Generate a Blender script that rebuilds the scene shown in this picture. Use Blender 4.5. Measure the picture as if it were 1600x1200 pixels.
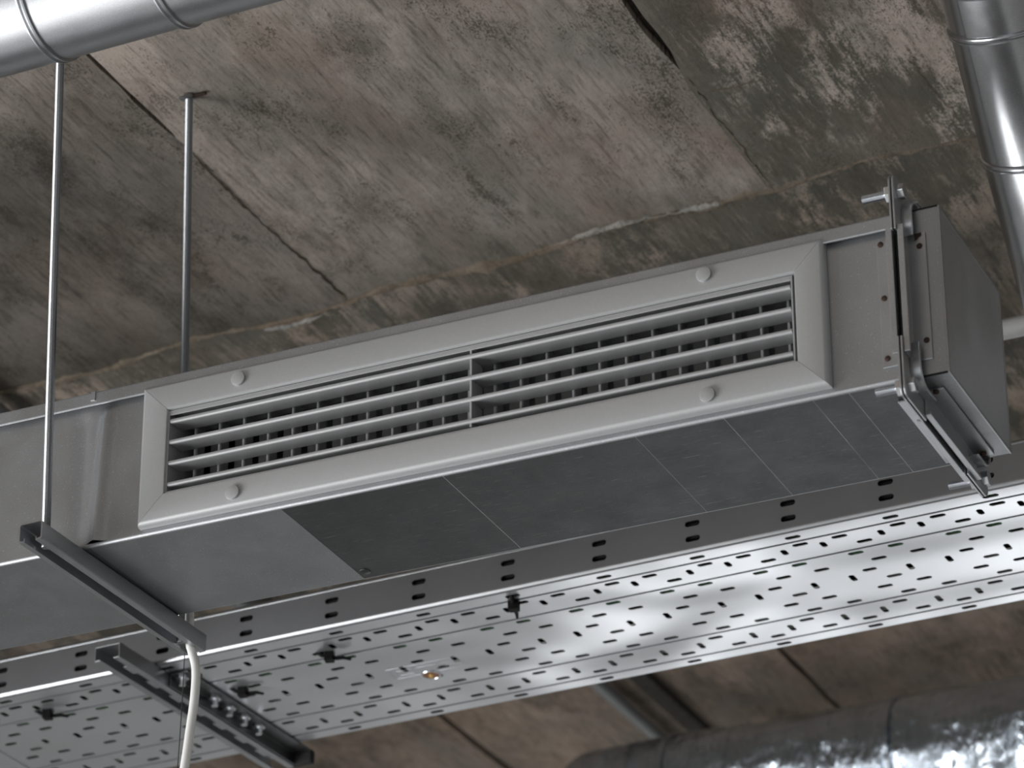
import bpy, bmesh, math, random
from mathutils import Vector, Matrix, noise
random.seed(7)
for o in list(bpy.data.objects): bpy.data.objects.remove(o, do_unlink=True)
SC = bpy.context.scene
COL = SC.collection

# ------------------------------------------------------------------ camera
YAW, PITCH, ROLL, FPX = 0.4283, 0.4791, -0.0025, 5619.4
fw = Vector((-math.sin(YAW)*math.cos(PITCH), math.cos(YAW)*math.cos(PITCH), math.sin(PITCH)))
r0 = Vector((math.cos(YAW), math.sin(YAW), 0)); u0 = r0.cross(fw)
rt = math.cos(ROLL)*r0 + math.sin(ROLL)*u0; up = -math.sin(ROLL)*r0 + math.cos(ROLL)*u0
cd = bpy.data.cameras.new('camera'); cam = bpy.data.objects.new('camera', cd); COL.objects.link(cam)
cam.matrix_world = Matrix(((rt.x, up.x, -fw.x, 1.9683), (rt.y, up.y, -fw.y, -3.2695), (rt.z, up.z, -fw.z, -1.7749), (0, 0, 0, 1)))
cd.sensor_fit = 'HORIZONTAL'; cd.sensor_width = 36; cd.lens = FPX/1600*36
cd.dof.use_dof = True; cd.dof.focus_distance = 4.20; cd.dof.aperture_fstop = 7.1
SC.camera = cam

# ------------------------------------------------------------------ world, window, key and fill lights, exposure
W = bpy.data.worlds.new('world'); SC.world = W; W.use_nodes = True
bg = W.node_tree.nodes['Background']; bg.inputs[0].default_value = (0.80, 0.88, 1.0, 1); bg.inputs[1].default_value = 1.0
def window_light(name, loc, direction, sx, sy, power, col=(1.0, 0.995, 0.985)):
    l = bpy.data.lights.new(name, 'AREA'); l.shape = 'RECTANGLE'; l.size = sx; l.size_y = sy; l.energy = power; l.color = col
    o = bpy.data.objects.new(name, l); COL.objects.link(o); o.location = loc
    o.rotation_euler = Vector(direction).to_track_quat('-Z', 'Y').to_euler()
    return o
RX0, RX1, RY0, RY1, RZ0, RZ1 = -2.6, 5.0, -7.0, 7.0, -3.4, 0.77
window_light('window_daylight_left', (RX0+.10, -1.55, -1.90), (1, 0, 0), 2.8, 2.8, 232)        # near key light added for its falloff, set at unseen left windows
window_light('window_daylight_front', (-.5, RY0+.10, -1.90), (0, 1, 0), 3.6, 2.7, 42)        # added front fill, set at unseen windows behind the viewpoint
for wx in (-1.95, -.80, .35):                                                                 # low glazing in the far wall
    window_light('window_daylight_back', (wx, RY1-.10, -2.30), (0, -1, 0), .72, 1.8, 10.5)
SC.view_settings.view_transform = 'Standard'; SC.view_settings.look = 'None'
SC.view_settings.exposure = -0.05; SC.view_settings.gamma = 1.0; SC.view_settings.use_curve_mapping = False

# ------------------------------------------------------------------ materials
class NT:
    def __init__(s, name):
        s.m = bpy.data.materials.new(name); s.m.use_nodes = True; s.t = s.m.node_tree; s.b = s.t.nodes['Principled BSDF']
    def n(s, typ, **kw):
        nd = s.t.nodes.new(typ)
        for k, v in kw.items():
            if k in nd.inputs.keys(): nd.inputs[k].default_value = v
            else: setattr(nd, k, v)
        return nd
    def l(s, a, b): s.t.links.new(a, b)
    def coords(s, scale=(1, 1, 1), rot=(0, 0, 0), loc=(0, 0, 0)):
        g = s.n('ShaderNodeNewGeometry'); mp = s.n('ShaderNodeMapping')
        mp.inputs['Scale'].default_value = scale; mp.inputs['Rotation'].default_value = rot; mp.inputs['Location'].default_value = loc
        s.l(g.outputs['Position'], mp.inputs[0]); return mp.outputs[0]
    def noise(s, vec, scale, detail=4, rough=.55, dist=0):
        nd = s.n('ShaderNodeTexNoise'); s.l(vec, nd.inputs['Vector'])
        nd.inputs['Scale'].default_value = scale; nd.inputs['Detail'].default_value = detail
        nd.inputs['Roughness'].default_value = rough; nd.inputs['Distortion'].default_value = dist
        return nd.outputs['Fac']
    def ramp(s, fac, stops):
        nd = s.n('ShaderNodeValToRGB'); cr = nd.color_ramp
        while len(cr.elements) < len(stops): cr.elements.new(.5)
        for e, (p, c) in zip(cr.elements, stops):
            e.position = p; e.color = (c, c, c, 1) if isinstance(c, (int, float)) else (*c, 1)
        s.l(fac, nd.inputs[0]); return nd.outputs[0]
    def mix(s, fac, a, b, mode='MIX'):
        nd = s.n('ShaderNodeMix', data_type='RGBA', blend_type=mode)
        for v, i in ((fac, 0), (a, 6), (b, 7)):
            if isinstance(v, (int, float)): nd.inputs[i].default_value = v if i == 0 else (v, v, v, 1)
            elif isinstance(v, tuple): nd.inputs[i].default_value = (*v, 1)
            else: s.l(v, nd.inputs[i])
        return nd.outputs[2]
    def math(s, op, a, b=0.0):
        nd = s.n('ShaderNodeMath', operation=op)
        for v, i in ((a, 0), (b, 1)):
            if isinstance(v, (int, float)): nd.inputs[i].default_value = v
            else: s.l(v, nd.inputs[i])
        return nd.outputs[0]
    def bump(s, h, strength, dist, prev=None):
        nd = s.n('ShaderNodeBump'); nd.inputs['Strength'].default_value = strength; nd.inputs['Distance'].default_value = dist
        s.l(h, nd.inputs['Height'])
        if prev: s.l(prev, nd.inputs['Normal'])
        s.l(nd.outputs[0], s.b.inputs['Normal']); return nd.outputs[0]
    def base(s, c):
        if isinstance(c, tuple): s.b.inputs['Base Color'].default_value = (*c, 1)
        else: s.l(c, s.b.inputs['Base Color'])
    def set(s, metallic=0., rough=.5, spec=None):
        s.b.inputs['Metallic'].default_value = metallic
        if isinstance(rough, (int, float)): s.b.inputs['Roughness'].default_value = rough
        else: s.l(rough, s.b.inputs['Roughness'])
        if spec is not None: s.b.inputs['Specular IOR Level'].default_value = spec

def galvanised(name, lo, hi, r0, r1, speck=0.0, wave=0.0, grain=.15, scratch=0.0, metal=1.0, fine_mix=.35):
    t = NT(name); v = t.coords()
    c = t.ramp(t.noise(v, 9, 5, .6), [(.3, lo), (.7, hi)])
    fine = t.noise(v, 700, 2, .6)
    c = t.mix(fine_mix, c, t.ramp(fine, [(.3, lo*.75), (.7, min(1, hi*1.15))]))
    if speck:
        vo = t.n('ShaderNodeTexVoronoi'); t.l(v, vo.inputs['Vector']); vo.inputs['Scale'].default_value = 170
        c = t.mix(t.ramp(vo.outputs['Distance'], [(.06, speck), (.16, 0.0)]), c, (.95, .95, .95))
    rgh = t.ramp(t.noise(v, 22, 5, .65), [(.3, r0), (.7, r1)])
    if scratch:
        h = None
        for ang, sc in ((.5, 1), (-.6, 1.3), (1.3, .8), (2.2, 1.1), (.1, 1.5)):
            sv = t.coords((22*sc, 900*sc, 60), (0, 0, ang))
            k = t.ramp(t.noise(sv, 1.0, 3, .6), [(.69, 0.), (.76, scratch)])
            h = k if h is None else t.math('MAXIMUM', h, k)
        c = t.mix(h, c, (.8, .8, .8)); rgh = t.mix(h, rgh, .55)
    t.base(t.mix(1.0, c, (.965, .99, 1.03), 'MULTIPLY')); t.set(metal, rgh)
    b = t.bump(fine, grain, .0004)
    if wave: t.bump(t.noise(t.coords((5, 7, 5)), 1.0, 0, .5), 1.0, wave, b)
    return t.m

def plain(name, col, rough=.5, metallic=0., spec=None, var=.12, scale=60):
    t = NT(name); f = t.noise(t.coords(), scale, 4)
    a = tuple(x*(1-var) for x in col); b = tuple(min(1, x*(1+var)) for x in col)
    t.base(t.ramp(f, [(.3, a), (.7, b)])); t.set(metallic, rough, spec); t.bump(f, .05, .0003)
    return t.m

def concrete(name, light, mid, dark, cover, seed, hard=.12, board=1.0, stain=None, edge=None):
    t = NT(name); L = (seed*3.7, seed*1.9, 0)
    grain = t.noise(t.coords((150, 13, 1), (0, 0, .06), L), 1.0, 5, .7)           # board grain, runs along y
    big = t.noise(t.coords((4.6, 1.7, 1), (0, 0, .08), L), 1.0, 8, .68, .4)       # broad stains drawn along the boards
    patch = t.noise(t.coords((16, 7.0, 1), (0, 0, -.05), L), 1.0, 9, .74, .3)
    speck = t.noise(t.coords((420, 190, 1), (0, 0, .2), L), 1.0, 3, .75)
    cluster = t.noise(t.coords((11, 6, 1), (0, 0, .3), (seed, seed*2.3, 0)), 1.0, 5, .7)
    cross = t.noise(t.coords((36, 330, 1), (0, 0, .5), L), 1.0, 3, .7)
    centred = lambda x, k: t.math('MULTIPLY', t.math('SUBTRACT', x, .5), k)
    m = t.math('ADD', t.math('MULTIPLY', big, .5), t.math('MULTIPLY', patch, .5))
    m = t.math('ADD', m, centred(grain, .26*board)); m = t.math('ADD', m, centred(speck, .30))
    if edge is not None:    # old wash marks beside a panel joint: (x, reach, strength)
        sp = t.n('ShaderNodeSeparateXYZ'); g = t.n('ShaderNodeNewGeometry'); t.l(g.outputs['Position'], sp.inputs[0])
        k = t.math('MAXIMUM', t.math('SUBTRACT', 1.0, t.math('MULTIPLY', t.math('ABSOLUTE', t.math('SUBTRACT', sp.outputs[0], edge[0])), 1/edge[1])), 0.0)
        m = t.math('ADD', m, t.math('MULTIPLY', k, edge[2]))
    f = t.ramp(m, [(max(0, cover-hard), 0.), (cover+hard, 1.)])
    c = t.mix(f, dark, light)
    c = t.mix(t.ramp(t.noise(t.coords((6, 2.5, 1), (0, 0, .1), (seed+5, seed, 0)), 1.0, 7, .7), [(.44, 0.), (.60, .7)]), c, mid)
    tint = t.noise(t.coords((7, 4, 1), (0, 0, 0), (seed*2+1, 4, 0)), 1.0, 6, .65)
    c = t.mix(t.ramp(tint, [(.50, 0.), (.68, .40)]), c, (mid[0]*1.15, mid[1]*.92, mid[2]*.82))
    c = t.mix(t.ramp(tint, [(.30, .45), (.46, 0.)]), c, (mid[0]*.92, mid[1]*1.03, mid[2]*1.12))
    lo = (dark[0]*.75, dark[1]*.70, dark[2]*.62)
    # dark flecks of formwork skin that cluster in places
    fl = t.math('ADD', centred(speck, 1.0), centred(cluster, 1.1)); fl = t.math('ADD', fl, centred(grain, .7))
    c = t.mix(t.ramp(t.math('ADD', fl, .5), [(.57, 0.), (.72, .85)]), c, lo)
    c = t.mix(t.ramp(grain, [(.32, .55), (.48, 0.)]), c, lo)
    c = t.mix(t.ramp(grain, [(.60, 0.), (.72, .35)]), c, light)
    c = t.mix(t.ramp(cross, [(.70, 0.), (.78, .40)]), c, lo)
    if stain is not None:   # damp stain creeping from the cross joint
        sp = t.n('ShaderNodeSeparateXYZ'); g = t.n('ShaderNodeNewGeometry'); t.l(g.outputs['Position'], sp.inputs[0])
        e = t.math('ADD', t.math('MULTIPLY', t.math('SUBTRACT', sp.outputs[1], stain), 2.2), centred(patch, 1.5))
        e = t.math('ADD', e, centred(grain, .8))
        c = t.mix(t.ramp(t.math('ADD', e, .35), [(.35, 0.), (.75, .80)]), c, dark)
    t.base(c); t.set(0, .9, .2)
    hgt = t.math('ADD', t.math('MULTIPLY', grain, .5), t.math('ADD', t.math('MULTIPLY', patch, 1.0), t.math('MULTIPLY', speck, .25)))
    t.bump(hgt, .7, .004)
    return t.m

M = {}
M['duct'] = galvanised('galvanised_duct', .36, .45, .38, .47, speck=.35, wave=.0015, metal=.88)
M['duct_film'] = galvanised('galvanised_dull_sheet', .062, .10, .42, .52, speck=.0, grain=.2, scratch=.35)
M['duct_under'] = galvanised('galvanised_duct_underside', .26, .33, .38, .47, speck=.25, grain=.2, metal=.95)  # duct metal darkened, shade of the undersides put into the colour
M['end'] = galvanised('galvanised_end_sheet', .56, .64, .36, .46, speck=.2, grain=.2, metal=.85)  # brighter copy of the duct metal, light on the end face painted in
M['tray_wall'] = galvanised('tray_wall_zinc', .35, .40, .29, .31, grain=.0, wave=.004, metal=.95, fine_mix=0.)  # same sheet as the pan, darkened to paint the walls' shade
M['flange'] = galvanised('galvanised_flange', .38, .50, .32, .45, grain=.2, metal=.9)
M['pipe'] = galvanised('spiral_pipe_zinc', .52, .60, .20, .27, grain=.08, wave=.001)
M['pipe_dull'] = galvanised('brushed_pipe_zinc', .38, .46, .34, .42, grain=.1, wave=.001)
M['strut'] = galvanised('strut_zinc', .42, .52, .28, .40, grain=.15)
M['tray'] = galvanised('tray_zinc', .59, .62, .275, .285, grain=.0, wave=.014, metal=.85, fine_mix=0.)
M['tray_strut'] = galvanised('dark_strut_zinc', .16, .22, .32, .45, grain=.15)  # strut zinc darkened to paint the shaded right flank
M['rod'] = galvanised('rod_zinc', .28, .36, .36, .44, grain=.0)
M['bolt'] = galvanised('bright_zinc', .72, .82, .16, .24, grain=.0)
M['alu'] = plain('satin_aluminium', (.415, .42, .43), .42, .35, var=.03, scale=300)
M['alu_dark'] = plain('grey_damper', (.20, .20, .20), .5, .3, var=.05)
M['white'] = plain('white_plastic', (.74, .74, .72), .45, var=.03)
M['black'] = plain('black_plastic', (.006, .006, .006), .6, spec=.12)
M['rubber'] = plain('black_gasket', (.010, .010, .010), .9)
M['green'] = plain('green_cable_sheath', (.30, .62, .33), .5, var=.15)
M['grey_cable'] = plain('pale_cable_sheath', (.85, .85, .83), .5, var=.05)
M['rust'] = plain('rusty_steel', (.045, .026, .018), .8, .3, var=.5, scale=400)
M['copper'] = plain('copper_washer', (.26, .13, .07), .35, .8, var=.2)
M['brass'] = plain('brass_screw', (.75, .48, .16), .3, .9, var=.1)
M['grey_pipe'] = plain('grey_pvc', (.17, .175, .18), .5, var=.05)
M['pale_pipe'] = plain('pale_grey_pipe', (.50, .50, .50), .45, var=.05)
M['steel_wire'] = plain('dark_wire', (.05, .05, .05), .5, .5)
LIGHT, MID, DARK = (.45, .394, .352), (.225, .203, .175), (.082, .076, .063)
M['c_mid'] = concrete('concrete_pale_panel', LIGHT, MID, DARK, .43, 1.3, stain=.72, edge=(.47, .12, .09))
M['c_left'] = concrete('concrete_left_panel', (.29, .253, .225), (.14, .127, .109), (.058, .054, .045), .475, 4.1, stain=.74, edge=(-.18, .22, .10))
M['c_right'] = concrete('concrete_blotched_panel', (.60, .52, .46), (.21, .195, .168), (.125, .118, .10), .485, 7.7, hard=.035, edge=(.507, .13, -.10))
M['c_low'] = concrete('concrete_dark_panel', (.43, .355, .295), (.15, .139, .118), (.088, .083, .070), .525, 11.3, hard=.035)
M['c_far'] = concrete('concrete_far_panel', (.40, .315, .255), (.24, .20, .165), (.095, .082, .067), .5, 15.1)
M['mortar'] = concrete('mortar_seam', (.36, .30, .245), (.20, .16, .115), (.08, .07, .05), .50, 21.0, board=.2)
M['lime'] = concrete('lime_bloom', (.46, .45, .43), (.36, .34, .31), (.12, .11, .095), .45, 25.0, board=.1)
M['joint'] = plain('joint_grime', (.030, .027, .022), .95, var=.4)
M['wall'] = plain('plaster_wall', (.70, .70, .695), .9, var=.04, scale=3)
M['floor'] = plain('floor_screed', (.46, .46, .455), .7, var=.08, scale=3)
M['win_frame'] = plain('window_frame_grey', (.25, .25, .26), .5)
def glass_mat():
    t = NT('window_glass'); t.base((.8, .85, .85)); t.set(0, .02); t.b.inputs['Transmission Weight'].default_value = 1.0
    t.bump(t.noise(t.coords(), 3, 2), .02, .001); return t.m
M['glass'] = glass_mat()
def foil_mat():
    t = NT('aluminium_foil_wrap'); v = t.coords()
    t.base(t.ramp(t.noise(v, 14, 5, .6), [(.3, (.50, .56, .63)), (.7, (.66, .73, .81))])); t.set(.95, t.ramp(t.noise(v, 12, 4), [(.3, .10), (.7, .20)]))
    w = t.noise(t.coords((20, 6, 6)), 1.0, 5, .6, 1.2); t.bump(w, .8, .025); return t.m
M['foil'] = foil_mat()

# ------------------------------------------------------------------ mesh helpers
def wloc(o):
    v = Vector((0, 0, 0))
    while o: v += o.location; o = o.parent
    return v
class MB:
    def __init__(s, xf=None): s.v = []; s.f = []; s.xf = xf
    def add(s, vs, fs):
        k = len(s.v); s.v += [tuple(v) for v in vs]; s.f += [tuple(i+k for i in f) for f in fs]; return s
    def box(s, x0, x1, y0, y1, z0, z1):
        return s.add([(x0, y0, z0), (x1, y0, z0), (x1, y1, z0), (x0, y1, z0), (x0, y0, z1), (x1, y0, z1), (x1, y1, z1), (x0, y1, z1)],
                     [(3, 2, 1, 0), (4, 5, 6, 7), (0, 1, 5, 4), (1, 2, 6, 5), (2, 3, 7, 6), (3, 0, 4, 7)])
    def prism(s, poly, a0, a1, axis='x'):
        """poly: 2-D outline extruded along axis; x: (y,z)  y: (x,z)  z: (x,y)"""
        P = {'x': lambda p, a: (a, p[0], p[1]), 'y': lambda p, a: (p[0], a, p[1]), 'z': lambda p, a: (p[0], p[1], a)}[axis]
        n = len(poly); vs = [P(p, a0) for p in poly] + [P(p, a1) for p in poly]
        fs = [(i, (i+1) % n, n+(i+1) % n, n+i) for i in range(n)] + [tuple(range(n))[::-1], tuple(range(n, 2*n))]
        return s.add(vs, fs)
    def tube(s, pts, rad, n=12, cap=True):
        """pts polyline, rad number or list; swept circle"""
        pts = [Vector(p) for p in pts]; m = len(pts); R = rad if isinstance(rad, (list, tuple)) else [rad]*m
        vs = []; fs = []
        T = (pts[1]-pts[0]).normalized(); ref = Vector((0, 0, 1)) if abs(T.z) < .9 else Vector((1, 0, 0))
        U = T.cross(ref).normalized()
        for i in range(m):
            T = (pts[min(i+1, m-1)]-pts[max(i-1, 0)])
            if T.length < 1e-9: T = pts[-1]-pts[0]
            T.normalize(); U = (U-T*U.dot(T)).normalized(); V = T.cross(U)
            for k in range(n):
                a = 2*math.pi*k/n; vs.append(pts[i]+(U*math.cos(a)+V*math.sin(a))*R[i])
        for i in range(m-1):
            for k in range(n):
                k2 = (k+1) % n; fs.append((i*n+k, i*n+k2, (i+1)*n+k2, (i+1)*n+k))
        if cap: fs += [tuple(range(n))[::-1], tuple(range((m-1)*n, m*n))]
        return s.add(vs, fs)
    def mesh(s, name, off=Vector((0, 0, 0))):
        me = bpy.data.meshes.new(name)
        vs = [s.xf @ Vector(v) for v in s.v] if s.xf else [Vector(v) for v in s.v]
        me.from_pydata([v-off for v in vs], [], s.f); me.update()
        bm = bmesh.new(); bm.from_mesh(me); bmesh.ops.recalc_face_normals(bm, faces=bm.faces); bm.to_mesh(me); bm.free()
        return me
    def build(s, name, mat, parent=None, bevel=0, smooth=False, seg=2, loc=None):
        off = wloc(parent) if parent else Vector((0, 0, 0))
        if loc is not None: off = Vector(loc)
        me = s.mesh(name, off); me.materials.append(mat)
        o = bpy.data.objects.new(name, me); COL.objects.link(o)
        if parent: o.parent = parent
        if loc is not None: o.location = Vector(loc) - (wloc(parent) if parent else Vector((0, 0, 0)))
        if smooth:
            me.polygons.foreach_set('use_smooth', [True]*len(me.polygons))
            me.set_sharp_from_angle(angle=math.radians(smooth if smooth is not True else 40))
        if bevel:
            b = o.modifiers.new('bevel', 'BEVEL'); b.width = bevel; b.segments = seg; b.limit_method = 'ANGLE'; b.angle_limit = math.radians(35)
            b.harden_normals = False
        return o
def copy_part(o, dx, dy, dz, parent):
    c = o.copy(); COL.objects.link(c); c.parent = parent; c.location = o.location + Vector((dx, dy, dz)); return c
def thing(name, label, cat, loc, group=None):
    o = bpy.data.objects.new(name, None); COL.objects.link(o); o.location = loc; o.empty_display_size = .05
    return tag(o, label, cat, group)
def tag(o, label=None, cat=None, group=None, kind=None):
    if label: o['label'] = label
    if cat: o['category'] = cat
    if group: o['group'] = group
    if kind: o['kind'] = kind
    return o

# ------------------------------------------------------------------ the room
def room():
    f = MB().box(RX0-.2, RX1+.2, RY0-.2, RY1+.2, RZ0-.2, RZ0).build('floor', M['floor']); tag(f, 'grey screed floor of the hall below the ducts', kind='structure')
    def wall(name, fixed, a0, a1, axis, holes, label, thick=.2, sgn=1):
        b = MB(); us = sorted({a0, a1, *[h[0] for h in holes], *[h[1] for h in holes]})
        for u, w in zip(us, us[1:]):
            cuts = [h for h in holes if h[0] <= u and h[1] >= w]
            spans = [(RZ0, RZ1)] if not cuts else [(RZ0, cuts[0][2]), (cuts[0][3], RZ1)]
            for z0, z1 in spans:
                if z1-z0 < 1e-4: continue
                lo, hi = sorted((fixed, fixed+sgn*thick))
                b.box(lo, hi, u, w, z0, z1) if axis == 'x' else b.box(u, w, lo, hi, z0, z1)
        o = b.build(name, M['wall']); tag(o, label, kind='structure'); return o
    hl = [(-3.0, -1.6, -3.35, -.45), (-1.5, -.1, -3.35, -.45)]
    hf = [(-2.35, -.6, -3.3, -.5), (-.4, 1.35, -3.3, -.5)]
    hb = [(-2.35, -1.55, -3.25, -1.35), (-1.2, -.4, -3.25, -1.35), (-.05, .75, -3.25, -1.35)]
    wall('wall_left', RX0, RY0, RY1, 'x', hl, 'plastered wall left of the ducts with two tall windows', sgn=-1)
    wall('wall_right', RX1, RY0, RY1, 'x', [], 'plain plastered wall right of the ducts')
    wall('wall_front', RY0, RX0, RX1, 'y', hf, 'plastered wall behind the viewpoint with two windows', sgn=-1)
    wall('wall_back', RY1, RX0, RX1, 'y', hb, 'plastered far wall with low glazing')
    k = 0
    for fixed, axis, hs, sg in ((RX0, 'x', hl, -1), (RY0, 'y', hf, -1), (RY1, 'y', hb, 1)):
        for (u, w, z0, z1) in hs:
            k += 1; t = .05; lo, hi = sorted((fixed+sg*.10, fixed+sg*.15))
            def bx(b, a, c, e, g): return b.box(lo, hi, a, c, e, g) if axis == 'x' else b.box(a, c, lo, hi, e, g)
            root = bpy.data.objects.new('window_%d' % k, None); COL.objects.link(root)
            root.location = (lo, (u+w)/2, z0) if axis == 'x' else ((u+w)/2, lo, z0)
            tag(root, 'tall grey framed hall window that lets in the daylight', kind='structure')
            b = MB(); bx(b, u, u+t, z0, z1); bx(b, w-t, w, z0, z1); bx(b, u+t, w-t, z0, z0+t); bx(b, u+t, w-t, z1-t, z1)
            bx(b, (u+w)/2-.02, (u+w)/2+.02, z0+t, z1-t)
            b.build('window_frame', M['win_frame'], root)
            lo, hi = (lo+hi)/2-.003, (lo+hi)/2+.003
            for a, c in ((u+t, (u+w)/2-.02), ((u+w)/2+.02, w-t)):
                b = MB(); bx(b, a, c, z0+t, z1-t); b.build('pane', M['glass'], root)
room()

# ------------------------------------------------------------------ ceiling of cast concrete panels
ZC = .770
def seam_y(x): return .832 - .066*(x-.05) + .006*math.sin(x*17) + .008*noise.noise(Vector((x*6, 3, 0)))
def ceiling():
    c = MB().box(RX0-.2, RX1+.2, RY0-.2, RY1+.2, ZC+.012, ZC+.2).build('ceiling', M['joint'])
    tag(c, 'stained board-marked concrete ceiling with rough joints', kind='structure')
    def panel(xa, xb, ya, yb, mat, z, ga, gb, amp=.004, step=.04):
        """xa/xb numbers, ya/yb functions of x; ga, gb functions of y: half gap of the joint at the left/right side"""
        n = max(2, int((xb-xa)/step)); y0 = ya((xa+xb)/2); y1 = yb((xa+xb)/2); m = max(2, int((y1-y0)/step)); pts = []
        J = lambda x, y, k: amp*(noise.noise(Vector((x*22, y*22, k)))+.5*noise.noise(Vector((x*70, y*70, k))))
        for i in range(n+1):
            x = xa+(xb-xa)*i/n; pts.append((x+(ga(ya(x)) if i == 0 else -gb(ya(x)) if i == n else 0), ya(x)+J(x, 0, 1)))
        for j in range(1, m):
            y = y0+(y1-y0)*j/m; pts.append((xb-gb(y)+J(xb, y, 2), y))
        for i in range(n, -1, -1):
            x = xa+(xb-xa)*i/n; pts.append((x+(ga(yb(x)) if i == 0 else -gb(yb(x)) if i == n else 0), yb(x)+J(x, 0, 3)))
        for j in range(m-1, 0, -1):
            y = y0+(y1-y0)*j/m; pts.append((xa+ga(y)+J(xa, y, 4), y))
        return MB().prism(pts, z, ZC+.013, 'z').build('concrete_panel', mat, c)
    g0 = lambda y: .0005
    gA = lambda y: (.0028+.002*noise.noise(Vector((y*30, 7, 0)))) if y < .34 else -.0045
    gB = lambda y: (.0055+.005*abs(noise.noise(Vector((y*9, 2.5, 0))))+.003*noise.noise(Vector((y*60, 1.5, 0)))) if y < .46 else (.002 if y < .48 else -.0045)
    cy = lambda v: (lambda x: v)
    s0 = lambda x: seam_y(x)-.004
    s1 = lambda x: seam_y(x)+.006
    near = [(-3.62, -2.93, g0, g0, 'c_mid', 0), (-2.93, -2.24, g0, g0, 'c_left', .001), (-2.24, -1.55, g0, g0, 'c_mid', 0), (-1.55, -.865, g0, g0, 'c_left', .001), (-.865, -.180, g0, gA, 'c_left', 0),
            (-.180, .507, gA, gB, 'c_mid', .0003), (.507, 1.20, gB, g0, 'c_right', -.001), (1.20, 1.89, g0, g0, 'c_right', 0), (1.89, 2.58, g0, g0, 'c_mid', 0)]
    for xa, xb, ga, gb, mt, dz in near: panel(xa, xb, cy(-2.2), s0, M[mt], ZC+dz, ga, gb, step=.045 if -1 < xa < 1 else .2)
    xs = [-3.5, -2.82, -2.13, -1.44, -.747, -.062, .62, 1.31, 2.0, 2.69]
    for i, (xa, xb) in enumerate(zip(xs, xs[1:])):
        panel(xa, xb, cy(2.002), cy(4.6), M['c_far'], ZC+(.0 if i % 2 else .003), lambda y: .006, lambda y: .006, step=.08)
    panel(-3.5, 2.69, s1, cy(2.0), M['c_low'], ZC+.001, g0, g0, step=.05)
    for (xa, xb, ya, yb) in ((RX0, RX1, RY0, -2.203), (RX0, RX1, 4.603, RY1), (RX0, -3.63, -2.2, 4.6), (2.70, RX1, -2.2, 4.6)):
        panel(xa, xb, cy(ya), cy(yb), M['c_mid'], ZC, g0, g0, step=.5)
    # rough mortar bead that squeezed out of the cross joint
    def bead(name, path, w, h, mat, seed, n=7):
        b = MB(); vs = []; fs = []; m = len(path)
        for i, (x, y) in enumerate(path):
            x2, y2 = path[min(i+1, m-1)]; x1, y1 = path[max(i-1, 0)]; d = Vector((x2-x1, y2-y1, 0)).normalized(); nn = Vector((-d.y, d.x, 0))
            e = min(1, i/4, (m-1-i)/4)
            ww = w*max(.12, .45+1.1*noise.noise(Vector((x*8, y*8, seed)))+.9*noise.noise(Vector((x*31, y*31, seed)))+.6*noise.noise(Vector((x*90, y*90, seed))))*max(.15, e)
            for k in range(n):
                t = k/(n-1)*2-1
                hh = h*(1-t*t)*(.55+.9*noise.noise(Vector((x*30+t, y*30, seed+2)))+.7*noise.noise(Vector((x*90+3*t, y*90, seed+5))))*e
                p = Vector((x, y, 0))+nn*(ww*t+.004*noise.noise(Vector((x*50, y*50, seed+9))))
                vs.append((p.x, p.y, ZC-max(-.0005, hh)+(.003 if abs(t) == 1 else 0)))
        for i in range(m-1):
            for k in range(n-1): a = i*n+k; fs.append((a, a+1, a+n+1, a+n))
        return b.add(vs, fs).build(name, mat, c, smooth=60)
    N = 420
    bead('mortar_seam', [(x, seam_y(x)) for x in [-1.5+3.0*i/N for i in range(N+1)]], .012, .0045, M['mortar'], 1)
    bead('lime_crust', [(x, seam_y(x)-.004) for x in [.17+.27*i/60 for i in range(61)]], .010, .006, M['lime'], 14)
    bead('lime_crust', [(x, seam_y(x)+.012) for x in [-.33+.10*i/30 for i in range(31)]], .012, .004, M['lime'], 17)
    bead('mortar_seam', [(-.177+.004*math.sin(y*9), y) for y in [.38+.46*i/90 for i in range(91)]], .0035, .004, M['mortar'], 5)
    bead('mortar_seam', [(.509, y) for y in [.47+.34*i/70 for i in range(71)]], .0035, .0035, M['mortar'], 8)
    bead('mortar_seam', [(.64+.01*math.sin(y*9), y) for y in [.28+.40*i/90 for i in range(91)]], .009, .002, M['c_mid'], 23)
    bead('mortar_seam', [(x, .53+.01*(x-.5)) for x in [.515+.09*i/40 for i in range(41)]], .003, .003, M['mortar'], 31)
    bead('mortar_seam', [(.79+.006*math.sin(y*11), y) for y in [.55+.18*i/50 for i in range(51)]], .007, .003, M['c_mid'], 41)
ceiling()

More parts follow.
